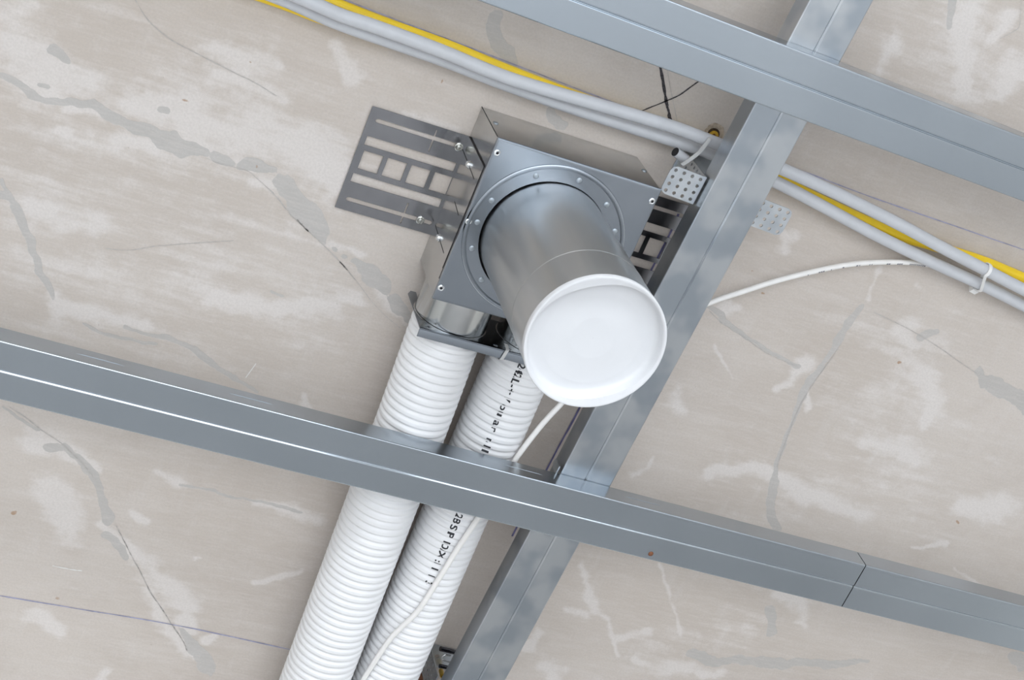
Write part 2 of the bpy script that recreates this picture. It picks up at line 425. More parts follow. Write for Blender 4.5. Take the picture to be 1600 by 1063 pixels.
me.polygons.add(len(allq)); me.polygons.foreach_set('loop_start', np.arange(0, allq.size, 4, dtype=np.int32))
me.update(calc_edges=True)
atrb = me.color_attributes.new('patches', 'FLOAT_COLOR', 'POINT')
cc = np.zeros((len(co), 4), np.float32); cc[:nb, :3] = paint.reshape(-1, 3); cc[:, 3] = 1
atrb.data.foreach_set('color', cc.ravel())
me.materials.append(M['ceiling'])
ceiling = bpy.data.objects.new('ceiling', me); COL.objects.link(ceiling); ceiling.location = (0, 0, H)
ceiling['_o'] = [0.0, 0.0, 0.0]; struct(ceiling)

def ribbon(name, pts, w, mat, z=-0.0004, n=6, jit=0.0):
    """a drawn line or hairline on the ceiling surface"""
    P3 = spline([at(x, y, 0) for x, y in pts], n); mb = MB(); L = []; Rr = []
    for i, q in enumerate(P3):
        t = P3[min(i + 1, len(P3) - 1)] - P3[max(i - 1, 0)]; t = t / np.linalg.norm(t)
        nrm = np.array([-t[1], t[0], 0]); ww = w * PXM / 2 * (1 + jit * random.uniform(-1, 1)); sh = nrm * jit * w * PXM * 0.3 * random.uniform(-1, 1)
        L.append(tuple(q + nrm * ww + sh + np.array([0, 0, z]))); Rr.append(tuple(q - nrm * ww + sh + np.array([0, 0, z])))
    k = len(L)
    mb.add(L + Rr, [(i, i + 1, k + i + 1, k + i) for i in range(k - 1)])
    return mb.build(name, mat, ceiling, smooth=0)
ribbon('chalk_line', [(530,-4),(614,28.5),(697,60),(780,91.5),(964,162),(1229,258),(1340,300),(1422,329),(1600,390.6),(1640,405),(2000,534)], 1.7, M['blue'], jit=0.3)
ribbon('chalk_line', [(-20,928),(0,931),(120,951),(280,978),(453,1015),(600,1045)], 1.8, M['blue'], jit=0.3)
ribbon('chalk_line', [(1060,334),(1050,358),(1024,409),(907,634.5),(863.5,715.5),(800,838)], 3.4, M['blue_dark'], jit=0.2)
ribbon('marker_line', [(1026,70),(1033,110),(1040,155),(1044,172),(1049,196)], 4.2, M['black_mark'], jit=0.35)
ribbon('marker_line', [(1100,123),(1087,130),(1062,148),(1040,158),(998,175)], 2.0, M['black_mark'], jit=0.25)
ribbon('pencil_line', [(1040,95),(1047,135),(1060,200)], 0.9, M['hair_soft'], jit=0.3)
ribbon('hairline_crack', [(208,-6),(214,4),(226,24),(240,40),(262,58),(285,72),(330,95),(365,113),(400,130),(432,150)], 1.2, M['hair_soft'], jit=0.5)
ribbon('hairline_crack', [(322,247),(345,256),(385,266),(402,279)], 1.1, M['hair_soft'], jit=0.6)
ribbon('hairline_crack', [(402,279),(430,305),(452,333),(464,345),(475,355),(500,378),(525,402),(545,425)], 1.3, M['hair_soft'], jit=0.7)
ribbon('hairline_crack', [(464,343),(475,354),(482,362)], 1.9, M['hair'], jit=0.7)
ribbon('hairline_crack', [(530,409),(537,415),(544,423)], 1.9, M['hair'], jit=0.7)
ribbon('hairline_crack', [(545,425),(560,443),(580,470),(604,495),(625,512)], 1.0, M['hair_soft'], jit=0.6)
ribbon('hairline_crack', [(165,388),(200,391),(240,385),(262,383),(330,378),(365,376)], 1.1, M['hair_soft'], jit=0.5)
ribbon('hairline_crack', [(15,636),(40,652),(65,672),(95,692),(112,708),(130,725),(146,745)], 1.4, M['hair_soft'], jit=0.6)
ribbon('hairline_crack', [(182,822),(192,842),(206,870),(220,895),(235,925),(252,950),(268,975),(285,1000),(293,1018)], 1.4, M['hair'], jit=0.8)
ribbon('hairline_crack', [(1108,486),(1130,506),(1165,528),(1192,548),(1220,562),(1246,573)], 1.3, M['hair_soft'], jit=0.6)
ribbon('hairline_crack', [(1365,488),(1395,502),(1432,521),(1470,545),(1500,566),(1527,584)], 1.1, M['hair_soft'], jit=0.5)
ribbon('hairline_crack', [(1596,-4),(1594,25),(1592,42),(1578,52),(1562,60)], 1.1, M['hair_soft'], jit=0.7)
ribbon('hairline_crack', [(1310,545),(1286,578),(1268,604),(1250,634),(1236,668),(1224,700),(1214,730)], 1.1, M['hair_soft'], jit=0.6)
ribbon('scratch', [(400,568),(384,590)], 1.3, M['wall'])
ribbon('scratch', [(82,884),(112,890),(128,892)], 1.6, M['wall'], jit=0.5)

mb = MB().box((X0, Y0, -H - 0.1), (X1, Y1, -H)); struct(mb.build('floor', M['floor'], smooth=0))
struct(MB().box((X1, Y0, -H), (X1 + 0.15, Y1, 0)).build('wall_right', M['wall'], smooth=0))
struct(MB().box((X0, Y1, -H), (X1, Y1 + 0.15, 0)).build('wall_back', M['wall'], smooth=0))
def wall_with_window(name, wname, fn, a0, a1, w0, w1, z0, z1):
    mb = MB()
    mb.sheet([(a0, -H), (a1, -H), (a1, 0), (a0, 0)], [[(w0, z0), (w1, z0), (w1, z1), (w0, z1)]], fn, 0.15)
    struct(mb.build(name, M['wall'], smooth=0))
    f = MB(); t = 0.06
    f.sheet([(w0, z0), (w1, z0), (w1, z1), (w0, z1)], [[(w0 + t, z0 + t), (w1 - t, z0 + t), (w1 - t, z1 - t), (w0 + t, z1 - t)]], lambda u, v, w: fn(u, v, 0.08 + w), 0.06)
    fo = struct(f.build(wname, M['frame'], smooth=0))
    for k in (1, 2):
        u = w0 + (w1 - w0) * k / 3
        g = MB(); g.sheet([(u - 0.03, z0 + t), (u + 0.03, z0 + t), (u + 0.03, z1 - t), (u - 0.03, z1 - t)], [], lambda u_, v, w: fn(u_, v, 0.08 + w), 0.06)
        g.build('mullion', M['frame'], fo, smooth=0)
wall_with_window('wall_front', 'window_1', lambda u, v, w: (u, Y0 - w, v), X0, X1, -1.95, 1.55, -2.4, -0.4)
struct(MB().box((X0 - 0.15, Y0, -H), (X0, Y1, 0)).build('wall_left', M['wall'], smooth=0))

# ------------------------------------------------------------------ ceiling channels
def channel_profile(w, h):
    t, r = 0.0007, 0.0013
    half = [(0.0016 * k / 8, 0.0006 * (1 + math.cos(PI * k / 8))) for k in range(9)] + [(0.0022, 0.0)]
    arc = [(w / 2 - r + r * math.sin(a), r - r * math.cos(a)) for a in [PI / 2 * k / 8 for k in range(9)]]
    half += [(w / 2 - r - 0.0006, 0.0)] + arc + [(w / 2, r + 0.0006), (w / 2, h - 0.0008), (w / 2 - 0.0008, h), (w / 2 - 0.0065, h), (w / 2 - 0.0068, h - 0.003)]
    full = [(-u, v) for u, v in reversed(half[1:])] + half
    out = []
    for i, (u, v) in enumerate(full):
        a = np.array(full[max(i - 1, 0)]); b_ = np.array(full[min(i + 1, len(full) - 1)]); d = b_ - a; d = d / np.linalg.norm(d)
        out.append((u - d[1] * t, v + d[0] * t))
    return full + out[::-1]
def channel(name, mat, org, ux, uy, s0, s1, w, h, zb):
    """C channel running along ux from s0 to s1; zb = level of its lower face"""
    prof = channel_profile(w, h); n = len(prof); mb = MB()
    rr = [[(org[0] + ux[0] * s + uy[0] * u, org[1] + ux[1] * s + uy[1] * u, zb + v) for u, v in prof] for s in (s0, s1)]
    mb.rings(rr, True)
    k = n // 2
    for base, flip in ((0, False), (n, True)):
        f = [(base + i, base + i + 1, base + n - 2 - i, base + n - 1 - i) for i in range(k - 1)]
        mb.f += [tuple(reversed(q)) if flip else q for q in f]
    return mb
YC, YB = 0.01864, 0.04768
UXc = (math.cos(YC), math.sin(YC)); UYc = (-math.sin(YC), math.cos(YC))
UXb = (math.cos(YB), math.sin(YB)); UYb = (-math.sin(YB), math.cos(YB))
WC, HC, ZC = 0.05912, 0.0266, -0.1185
WB, HB, ZB = 0.05872, 0.0266, -0.0915
C1, C2, B1 = -0.14893, 0.34924, 0.24553
o1 = (UYc[0] * C1, UYc[1] * C1); o2 = (UYc[0] * C2, UYc[1] * C2); ob = (UXb[0] * B1, UXb[1] * B1)
S_SPL = 0.5795
def stamped(parent, org, s_list, off):
    for s in s_list:
        mb = MB(); L = 0.046
        prof = [(0.0, 0.0), (0.0004, 0.0006), (0.0, 0.0012)]
        u = -WC / 2; z = ZC + off
        rr = []
        for t_, k in ((0, 0.05), (0.15, 1), (0.85, 1), (1, 0.05)):
            q = s + L * t_
            rr.append([(org[0] + UXc[0] * q + UYc[0] * (u - dd * k), org[1] + UXc[1] * q + UYc[1] * (u - dd * k), z + dz * k) for dd, dz in prof])
        mb.rings(rr, False)
        mb.build('stamped_rib', M['channel'], parent)
ch1 = channel('u', 0, o1, UXc, UYc, -2.50, 2.90, WC, HC, ZC).build('ceiling_channel', M['channel'], smooth=16)
tag(ch1, 'galvanised steel ceiling channel crossing the top right corner of the picture', 'channel', 'crosswise ceiling channels')
ch2 = channel('u', 0, o2, UXc, UYc, -2.50, S_SPL - 0.0006, WC, HC, ZC).build('ceiling_channel', M['channel'], smooth=16)
tag(ch2, 'long galvanised ceiling channel passing under the two white corrugated hoses', 'channel', 'crosswise ceiling channels')
ch3 = channel('u', 0, o2, UXc, UYc, S_SPL + 0.0006, 2.90, WC, HC, ZC).build('ceiling_channel', M['channel'], smooth=16)
tag(ch3, 'short length of galvanised channel right of the butt joint, lower right corner', 'channel', 'crosswise ceiling channels')
stamped(ch2, o2, (-0.300, -0.153, 0.137, 0.278), 0.0135)
run = channel('b', 0, ob, UYb, UXb, -2.30, 3.05, WB, HB, ZB).build('main_runner', M['beam'], smooth=16)
tag(run, 'galvanised main runner channel behind the white duct cap, above the crosswise channels', 'channel')
q = at(1017, 866, ZC - 0.0003)
MB().lathe(q, (0, 0, -1), [(0.0030, -0.0002), (0.0024, 0.0006), (0.0001, 0.0009)], 9).build('rust_spot', M['rust'], ch2)
# splice piece inside the joint of the lower channel
spl = MB()
def lc(s, u, z, org=o2): return (org[0] + UXc[0] * s + UYc[0] * u, org[1] + UXc[1] * s + UYc[1] * u, z)
spl.add([lc(S_SPL - 0.05, -0.027, ZC + 0.0022), lc(S_SPL + 0.05, -0.027, ZC + 0.0022), lc(S_SPL + 0.05, 0.027, ZC + 0.0022), lc(S_SPL - 0.05, 0.027, ZC + 0.0022),
         lc(S_SPL - 0.05, -0.027, ZC + 0.0210), lc(S_SPL + 0.05, -0.027, ZC + 0.0210), lc(S_SPL + 0.05, 0.027, ZC + 0.0210), lc(S_SPL - 0.05, 0.027, ZC + 0.0210)],
        [(0, 1, 2, 3), (0, 1, 5, 4), (3, 2, 6, 7)])
tag(spl.build('splice_connector', M['dark_steel'], smooth=0), 'dark connector sleeve seen in the thin channel joint at lower right', 'connector')
# crossing clip where the lower channel meets the runner
def lb(s, u, z): return (ob[0] + UYb[0] * s + UXb[0] * u, ob[1] + UYb[1] * s + UXb[1] * u, z)
clip = empty('cross_connector', (0.20, 0.33, ZC + HC))
for s0 in (0.306, 0.352):
    mb = MB()
    mb.sheet([(0, 0), (0.010, 0), (0.010, 0.013), (0.006, 0.018), (0.0, 0.016)], [], lambda u, v, w, s0=s0: lb(s0 + u, -WB / 2 - 0.004 - w, ZB + v), 0.0012)
    mb.build('hook', M['hanger'], clip, smooth=0)
mb = MB(); mb.sheet([(0.302, -0.026), (0.366, -0.026), (0.366, 0.026), (0.302, 0.026)], [], lambda u, v, w: lb(u, v, ZB + 0.0024 + w), 0.001)
mb.build('bridge_plate', M['hanger'], clip, smooth=0)
tag(clip, 'small bent steel clip tying the runner to the lower channel', 'clip')

# ------------------------------------------------------------------ duct box
BW, BL, BH = 0.17301, 0.17346, 0.08763
CX, CY, SL = 0.08282, 0.08574, 0.2061
box = empty('duct_box', (BW / 2, BL / 2, 0))
tag(box, 'square galvanised duct box on the ceiling with a round outlet tube and side brackets', 'duct box')
body = MB()
i_ = 0.0009
for a, b_ in (((i_, i_), (BW - i_, i_)), ((BW - i_, i_), (BW - i_, BL - i_)), ((BW - i_, BL - i_), (i_, BL - i_)), ((i_, BL - i_), (i_, i_))):
    body.add([(a[0], a[1], -0.0005), (b_[0], b_[1], -0.0005), (b_[0], b_[1], -BH + 0.001), (a[0], a[1], -BH + 0.001)], [(0, 1, 2, 3)])
body.add([(i_, i_, -0.0005), (BW - i_, i_, -0.0005), (BW - i_, BL - i_, -0.0005), (i_, BL - i_, -0.0005)], [(0, 1, 2, 3)])
bo = body.build('box_body', M['body'], box, smooth=0)
# front plate: round opening, raised ring, folded edge
HOLE = 0.0633
angs = sorted([2 * PI * k / 120 - PI for k in range(120)] + [math.atan2(y - CY, x - CX) for x in (0, BW) for y in (0, BL)])
def edge_r(a, m):
    ca, sa = math.cos(a), math.sin(a); t = 9
    if ca > 1e-9: t = min(t, (BW - m - CX) / ca)
    if ca < -1e-9: t = min(t, (m - CX) / ca)
    if sa > 1e-9: t = min(t, (BL - m - CY) / sa)
    if sa < -1e-9: t = min(t, (m - CY) / sa)
    return t
prof = [(HOLE, -0.012), (HOLE, 0.0), (0.0672, 0.0), (0.0755, 0.0)] + [(0.0783 + 0.0024 * math.cos(PI - PI * k / 6), 0.0016 * math.sin(PI * k / 6)) for k in range(7)] + [(0.0815, 0.0)]
rr = [[(CX + (-0.0009 if i < 2 else 0) + r * math.cos(a), CY + (0.0003 if i < 2 else 0) + r * math.sin(a), -BH - h) for a in angs] for i, (r, h) in enumerate(prof)]
for mgn, h in ((0.0026, 0.0), (0.0014, 0.0), (0.0006, -0.0002), (0.0001, -0.0007), (0.0, -0.0014), (0.0, -0.0035)):
    rr.append([(CX + edge_r(a, mgn) * math.cos(a), CY + edge_r(a, mgn) * math.sin(a), -BH - h) for a in angs])
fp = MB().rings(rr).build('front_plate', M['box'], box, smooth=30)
# outlet tube
SR = 0.0622
pr = [(SR - 0.0002, -0.03), (SR - 0.0002, 0.150), (SR + 0.0003, 0.1508), (SR + 0.0003, 0.1522), (SR - 0.0001, 0.153), (SR - 0.0001, 0.171), (SR + 0.0002, 0.1715), (SR + 0.0002, SL - 0.001), (SR - 0.0006, SL), (SR - 0.0014, SL), (SR - 0.0014, 0.01)]
spg = MB().lathe((CX, CY, -BH), (0, 0, -1), pr, 96).build('outlet_tube', M['spigot'], box, smooth=20)
tag(spg, 'round galvanised outlet tube')
MB().lathe((CX - 0.0009, CY + 0.0003, -BH + 0.010), (0, 0, -1), [(0.0005, 0), (HOLE - 0.0002, 0)], 64).build('dark_gap', M['black'], box)
# rivets around the opening
riv = MB().lathe((0, 0, 0), (0, 0, -1), [(0.0029, 0.0), (0.0028, 0.0005), (0.0023, 0.0009), (0.0012, 0.0011), (0.0001, 0.00115)], 16).mesh('rivet')
for a in (-119, -83.6, -51.5, -26.8, 2, 35, 70, 100, 128.8, 158, 180.4, 201.2):
    inst('rivet', riv, M['rivet'], (CX + 0.0702 * math.cos(math.radians(a)), CY + 0.0702 * math.sin(math.radians(a)), -BH), box)
pop = MB().lathe((0, 0, 0), (0, 0, -1), [(0.0034, 0.0), (0.0033, 0.0007), (0.0024, 0.0014), (0.0014, 0.0012), (0.0011, 0.0003)], 18).mesh('blind_rivet')
pin = MB().lathe((0, 0, 0), (0, 0, -1), [(0.0012, 0.0004), (0.0008, 0.0008), (0.0001, 0.0009)], 10).mesh('rivet_core')
for x, y in ((0.0045, 0.014), (0.0043, 0.0869), (0.0040, 0.1599), (0.1683, 0.0139), (0.1685, 0.0869), (0.1685, 0.1599)):
    r_ = inst('blind_rivet', pop, M['bright'], (x, y, -BH), box)
    inst('rivet_core', pin, M['black'], (x, y, -BH), r_)
for x in (0.0078, 0.1683):
    inst('rivet', riv, M['rivet'], (x, i_, -0.040), box, (PI / 2, 0, 0)).rotation_euler = (-PI / 2, 0, 0)
# side brackets: slotted ceiling leg + folded side leg
def slot(x0, x1, y, w, n=6):
    r = w / 2; out = []
    for cx, a0 in ((x1 - r, -90), (x0 + r, 90)):
        for k in range(n + 1):
            a = math.radians(a0 + 180 * k / n); out.append((cx + r * math.cos(a), y + r * math.sin(a)))
    return out
def rect(x0, y0, x1, y1): return [(x0, y0), (x1, y0), (x1, y1), (x0, y1)]
BY0, BY1 = 0.0327, 0.1425
def bracket(side):
    br = empty('side_bracket', (0 if side < 0 else BW, 0.0875, 0)); br.parent = box
    br.location = (br['_o'][0] - box['_o'][0], br['_o'][1] - box['_o'][1], 0)
    X = (lambda u: u) if side < 0 else (lambda u: BW - u)
    holes = []
    for yc, ya, yb in ((0.0452, 0.0366, 0.0593), (0.1304, 0.1166, 0.1395)):
        s = 0.0022; x = -0.0331; q = 0.0008
        sl = [( -0.0040, yc - s), (-0.0040 + s * .8, yc), (-0.0040, yc + s), (x + q, yc + s), (x + q, yb), (x - q, yb), (x - q, yc + s), (-0.0910, yc + s), (-0.0932, yc + .6 * s), (-0.0938, yc), (-0.0932, yc - .6 * s), (-0.0910, yc - s), (x - q, yc - s), (x - q, ya), (x + q, ya), (x + q, yc - s)]
        holes.append(sl)
    holes.append(rect(-0.0957, 0.0626, -0.0022, 0.0722)); holes.append(rect(-0.0957, 0.1029, -0.0022, 0.1123))
    for k in range(4):
        x = -0.0935 + 0.0248 * k
        holes.append(rect(x, 0.0778, min(x + 0.0200, -0.0006), 0.0973))
    mb = MB(); mb.sheet(rect(-0.1011, BY0, 0.0, BY1), holes, lambda u, v, w: (X(u), v, -0.0014 - w), 0.0010)
    mb.build('ceiling_leg', M['bracket'], br, smooth=0)
    mb = MB()
    hs = [[(0.0487 - 0.0006, -0.003), (0.0487 + 0.0006, -0.003), (0.0516 + 0.0006, -0.068), (0.0516 - 0.0006, -0.068)],
          [(0.0890 - 0.0006, -0.037), (0.0890 + 0.0006, -0.037), (0.0917 + 0.0006, -0.066), (0.0917 - 0.0006, -0.066)],
          [(0.1290 - 0.0006, -0.006), (0.1290 + 0.0006, -0.006), (0.1324 + 0.0006, -0.068), (0.1324 - 0.0006, -0.068)]]
    mb.sheet(rect(BY0 + 0.0004, -0.0806, BY1, -0.0014), hs, lambda u, v, w: (X(-0.0002 - w + 0.0009), u, v), 0.0010)
    mb.build('side_leg', M['body'], br, smooth=0)
    for h in hs:   # dark cavity behind each cut
        ys = [q[0] for q in h]; zs = [q[1] for q in h]
        mb = MB(); mb.add([(X(0.0006), a, b_) for a, b_ in h], [(0, 1, 2, 3)]); mb.build('slit', M['black'], br, smooth=0)
    return br
br1 = bracket(-1); br2 = bracket(1)
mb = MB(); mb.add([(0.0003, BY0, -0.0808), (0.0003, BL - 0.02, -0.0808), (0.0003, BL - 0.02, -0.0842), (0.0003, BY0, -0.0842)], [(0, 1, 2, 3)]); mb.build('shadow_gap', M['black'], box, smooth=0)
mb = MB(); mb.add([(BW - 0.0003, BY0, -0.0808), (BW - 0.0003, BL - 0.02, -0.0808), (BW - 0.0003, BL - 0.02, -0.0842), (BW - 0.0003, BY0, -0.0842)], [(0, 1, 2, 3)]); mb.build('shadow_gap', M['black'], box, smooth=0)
mb = MB().box((0.0004, 0.0004, -BH + 0.002), (0.0010, 0.0010, -0.0008)); mb.build('corner_seam', M['black'], box, smooth=0)
mb = MB().box((-0.0004, BY0 - 0.0004, -0.0806), (0.0012, BY0 + 0.0003, -0.0024)); mb.build('bracket_seam', M['black'], box, smooth=0)
sscr = MB().lathe((0, 0, 0), (-1, 0, 0), [(0.0042, 0.0), (0.0042, 0.0008), (0.0034, 0.0010), (0.0032, 0.0026), (0.0022, 0.0036), (0.0001, 0.0040)], 16).mesh('screw')
for y, z in ((0.0493, -0.037), (0.1302, -0.0367)):
    inst('screw', sscr, M['bright'], (-0.0004, y, z), box)
    inst('screw', sscr, M['bright'], (BW + 0.0004, y, z), box, (0, 0, PI))
# serrated anchor screws through the bracket slots
def serr():
    mb = MB(); n = 20
    def ring(r, h, j=0): return [(r * (1 + (j if k % 2 else -j)) * math.cos(2 * PI * k / n), r * (1 + (j if k % 2 else -j)) * math.sin(2 * PI * k / n), -h) for k in range(n)]
    mb.rings([ring(0.0043, 0, .05), ring(0.0043, 0.0010, .05), ring(0.0033, 0.0015, .07), ring(0.0024, 0.0014), ring(0.0022, 0.0024), ring(0.0012, 0.0028), ring(0.0001, 0.0029)])
    return mb.mesh('anchor_screw')
sm = serr()
for x, y in ((-0.0064, 0.0460), (-0.0153, 0.1306), (BW + 0.0064, 0.0460), (BW + 0.0153, 0.1306)):
    inst('anchor_screw', sm, M['anchor'], (x, y, -0.0024), box)
# hose sockets and locking plate
PL = dict(x0=0.0309, a=0.0333, z=-0.0535, r=0.0375, lift=0.0052, bend=-0.075)
PR = dict(x0=0.1255, a=0.0103, z=-0.0442, r=0.0356, bend=-0.055)
YP = 0.2062
SK = ((0.0388, -0.0455, 0.0378), (0.1290, -0.0445, 0.0378))
for x, z, r in SK:
    MB().lathe((x, BL - 0.002, z), (0, 1, 0), [(r, 0), (r, YP - BL + 0.0028), (r - 0.001, YP - BL + 0.0028), (r - 0.001, 0)], 64).build('hose_socket', M['body'], box, smooth=40)
mb = MB().box((i_ + 0.003, BL - i_, -BH + 0.004), (BW - 0.004, BL + 0.0006, -0.003)); mb.build('shade_plate', M['black'], box, smooth=0)  # black plate standing in for shade on the box side between the sockets
lock = MB()
LX0, LX1 = -0.0004, 0.1735
out = [(LX0, -BH - 0.0008), (LX1, -BH - 0.0008), (LX1, -0.012), (LX1 - 0.004, -0.004), (LX1 - 0.012, -0.004)]
lb_ = []
for x, z, r in reversed(SK):
    r2 = r + 0.0012
    for k in range(25):
        a = math.radians(38 - (256) * k / 24)
        lb_.append((x + r2 * math.cos(a), min(z + r2 * math.sin(a), -0.004)))
out += lb_ + [(LX0 + 0.009, -0.004), (LX0 + 0.003, -0.004), (LX0 - 0.001, -0.012)]
hl = [circ(0.0105, -0.0805, 0.0022), circ(0.0815, -0.0815, 0.0026), circ(0.0965, -0.0815, 0.0020), circ(0.1630, -0.0805, 0.0022)]
lock.sheet(out, hl, lambda u, v, w: (u, YP + w, v), 0.0010)
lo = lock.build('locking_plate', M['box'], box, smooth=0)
mb = MB(); rr = []
lip = [(0.0, 0.0035), (0.0, 0.0012), (0.0004, 0.0003), (0.0012, 0.0), (0.0098, 0.0), (0.0100, 0.0006), (0.0012, 0.0010)]
rr = [[(x, YP - 0.0005 + dy, -BH - 0.0008 + dz) for dy, dz in lip] for x in (LX0, LX1)]
mb.rings(rr, False); mb.build('folded_lip', M['box'], lo, smooth=30)
mb = MB(); tp = spline([(0.0905, YP + 0.0106, -0.070), (0.0900, YP + 0.0116, -0.0860), (0.0905, YP + 0.0080, -0.0898), (0.0915, YP + 0.001, -0.0900), (0.0925, YP - 0.0020, -0.0880), (0.0915, YP - 0.004, -0.080)], 5)
rr = [[(q[0] - 0.0017, q[1], q[2]), (q[0] + 0.0017, q[1], q[2]), (q[0] + 0.0017, q[1] + 0.0004, q[2] + 0.0008), (q[0] - 0.0017, q[1] + 0.0004, q[2] + 0.0008)] for q in tp]
mb.rings(rr, True, (True, True)); tag(mb.build('cable_tie', M['tie_grey'], lo), 'grey strap looped over the lip')

# ------------------------------------------------------------------ white cap on the outlet tube
ZE = -BH - SL
th0 = math.radians(-118)
nA = 96; rr = []
def capring(fr, h, inner=False):
    L = []
    for k in range(nA):
        a = 2 * PI * k / nA; r = fr
        if inner:
            r = fr - 0.0056 * abs(math.cos(a - th0)) ** 5 * (1.0 if math.cos(a - th0) > 0 else 0.9)
        L.append((CX + r * math.cos(a), CY + r * math.sin(a), ZE - h))
    return L
capm = MB()
rr = [capring(0.0606, 0.0008), capring(0.0627, 0.0006), capring(0.0627, -0.004), capring(0.0631, -0.0038), capring(0.0631, -0.002), capring(0.0631, 0.0010), capring(0.0627, 0.0017), capring(0.0618, 0.0019), capring(0.0606, 0.0016)]
rr += [capring(0.0598, 0.0006, True), capring(0.0588, -0.0030, True), capring(0.0578, -0.0062, True), capring(0.0562, -0.0076, True), capring(0.0535, -0.0082, True)]
for r, h in ((0.045, -0.0084), (0.0440, -0.00828), (0.0430, -0.0084), (0.030, -0.0083), (0.0204, -0.0082), (0.0195, -0.00812), (0.0186, -0.0082), (0.010, -0.0082), (0.0002, -0.0082)):
    rr.append(capring(r, h))
capm.rings(rr)
tag(capm.build('blanking_dish', M['cap'], smooth=40), 'white plastic dish-shaped cap closing the round metal outlet tube', 'cap')

# ------------------------------------------------------------------ corrugated hoses
PITCH = 0.00875
def prof_r(y, r):
    t = (y / PITCH) % 1.0
    g = 0.0022
    u = min(t, 1 - t) * 2           # 0 in the groove, 1 on the crown
    k = min(1, max(0, (u - 0.08) / 0.52)); k = k * k * (3 - 2 * k)
    return r - g * (1 - k)
def hose(P, y0, y1, label):
    mb = MB(); ys = []; y = y0
    while y < y1:
        ys.append(y); y += PITCH / 10
    n = 72; rr = []
    for y in ys:
        r = prof_r(y, P['r']); cx = P['x0'] + P['a'] * y + P.get('bend', 0) * max(0.0, y - 0.75); zz = P['z'] + P.get('lift', 0) * max(0.0, 1 - (y - YP) / 0.13) ** 1.5
        rr.append([(cx + r * math.cos(2 * PI * k / n), y - P['a'] * r * math.cos(2 * PI * k / n), zz + r * math.sin(2 * PI * k / n)) for k in range(n)])
    r = P['r'] - 0.004
    for y in [ys[-1]] + ys[::-20] + [ys[0]]:
        cx = P['x0'] + P['a'] * y + P.get('bend', 0) * max(0.0, y - 0.75); zz = P['z'] + P.get('lift', 0) * max(0.0, 1 - (y - YP) / 0.13) ** 1.5
        rr.append([(cx + r * math.cos(2 * PI * k / n), y - P['a'] * r * math.cos(2 * PI * k / n), zz + r * math.sin(2 * PI * k / n)) for k in range(n)])
    mb.rings(rr)
    return tag(mb.build('corrugated_hose', M['pipe'], smooth=60), label, 'hose', 'corrugated hoses from the duct box')
hL = hose(PL, YP + 0.0032, 1.60, 'plain white corrugated hose without lettering, the left one of the pair')
hR = hose(PR, YP + 0.0022, 1.60, 'white corrugated hose with black lettering and a thin cable across it')

def hose_text(glyphs, name, mat, P, host, org, sc, size=0.0106, wide=1.25):
    """print along the hose: (character, x, y) from the photo; tops of letters towards the runner, ink on the rib crowns only"""
    out = bmesh.new(); po = host['_o']
    pts = [on_cyl(org[0] + x / sc, org[1] + y / sc, P['x0'], P['a'], P['z'], P['r']) for _, x, y in glyphs]
    ys = np.array([q[1] for q in pts]); fs = np.array([math.atan2(q[2] - P['z'], q[0] - P['x0'] - P['a'] * q[1]) for q in pts])
    fit = np.polyfit(ys, fs, 1)
    for (ch_, _, _), y0 in zip(glyphs, ys):
        cu = bpy.data.curves.new('t', 'FONT'); cu.body = ch_; cu.size = 1.0; cu.resolution_u = 3; cu.offset = 0.024
        to = bpy.data.objects.new('t', cu); COL.objects.link(to)
        dg = bpy.context.evaluated_depsgraph_get(); me_ = bpy.data.meshes.new_from_object(to.evaluated_get(dg))
        bpy.data.objects.remove(to); bpy.data.curves.remove(cu)
        bm = bmesh.new(); bm.from_mesh(me_); bpy.data.meshes.remove(me_)
        xs = [v.co.x for v in bm.verts]; w0, w1 = min(xs), max(xs); k = size * wide
        step = 0.0008 / k; x = w0 + step
        while x < w1:
            bmesh.ops.bisect_plane(bm, geom=bm.verts[:] + bm.edges[:] + bm.faces[:], plane_co=(x, 0, 0), plane_no=(1, 0, 0)); x += step
        bmesh.ops.triangulate(bm, faces=bm.faces)
        dead = [f for f in bm.faces if prof_r(y0 + (f.calc_center_median().x - (w0 + w1) / 2) * k, P['r']) < P['r'] - 0.0020]
        bmesh.ops.delete(bm, geom=dead, context='FACES')
        for v in bm.verts:
            y = y0 + (v.co.x - (w0 + w1) / 2) * k; r = prof_r(y, P['r']) + 0.00025
            fi = np.polyval(fit, y) + (v.co.y - 0.35) * size / P['r']
            v.co = (P['x0'] + P['a'] * y + r * math.cos(fi) - po[0], y - P['a'] * r * math.cos(fi) - po[1], P['z'] + r * math.sin(fi) - po[2])
        me_ = bpy.data.meshes.new('t'); bm.to_mesh(me_); bm.free(); out.from_mesh(me_); bpy.data.meshes.remove(me_)
    me_ = bpy.data.meshes.new(name); out.to_mesh(me_); out.free(); me_.materials.append(mat)
    o = bpy.data.objects.new(name, me_); COL.objects.link(o); o.parent = host; o['_o'] = list(po)
    return o
hose_text([('2', 497, 80), ('4', 480, 138), ('2', 455, 188), ('L', 428, 245), ('-', 405, 285), ('+', 398, 352), ('/', 350, 435), ('o', 312, 512), ('u', 285, 580), ('a', 237, 675), ('r', 215, 745), ('n', 165, 860), ('l', 138, 915), ('I', 125, 968)],
          'printed_lettering', M['ink'], PR, hR, (740, 560), 6.64)
hose_text([('2', 497, 125), ('8', 487, 185), ('S', 450, 265), ('P', 415, 360), ('I', 365, 440), ('0', 350, 490), ('/', 328, 540), ('X', 300, 592), (':', 265, 662), ('I', 250, 692), ('1', 225, 755), ('1', 185, 840), ('3', 147, 925)],
          'printed_lettering', M['ink'], PR, hR, (650, 790), 7.59)

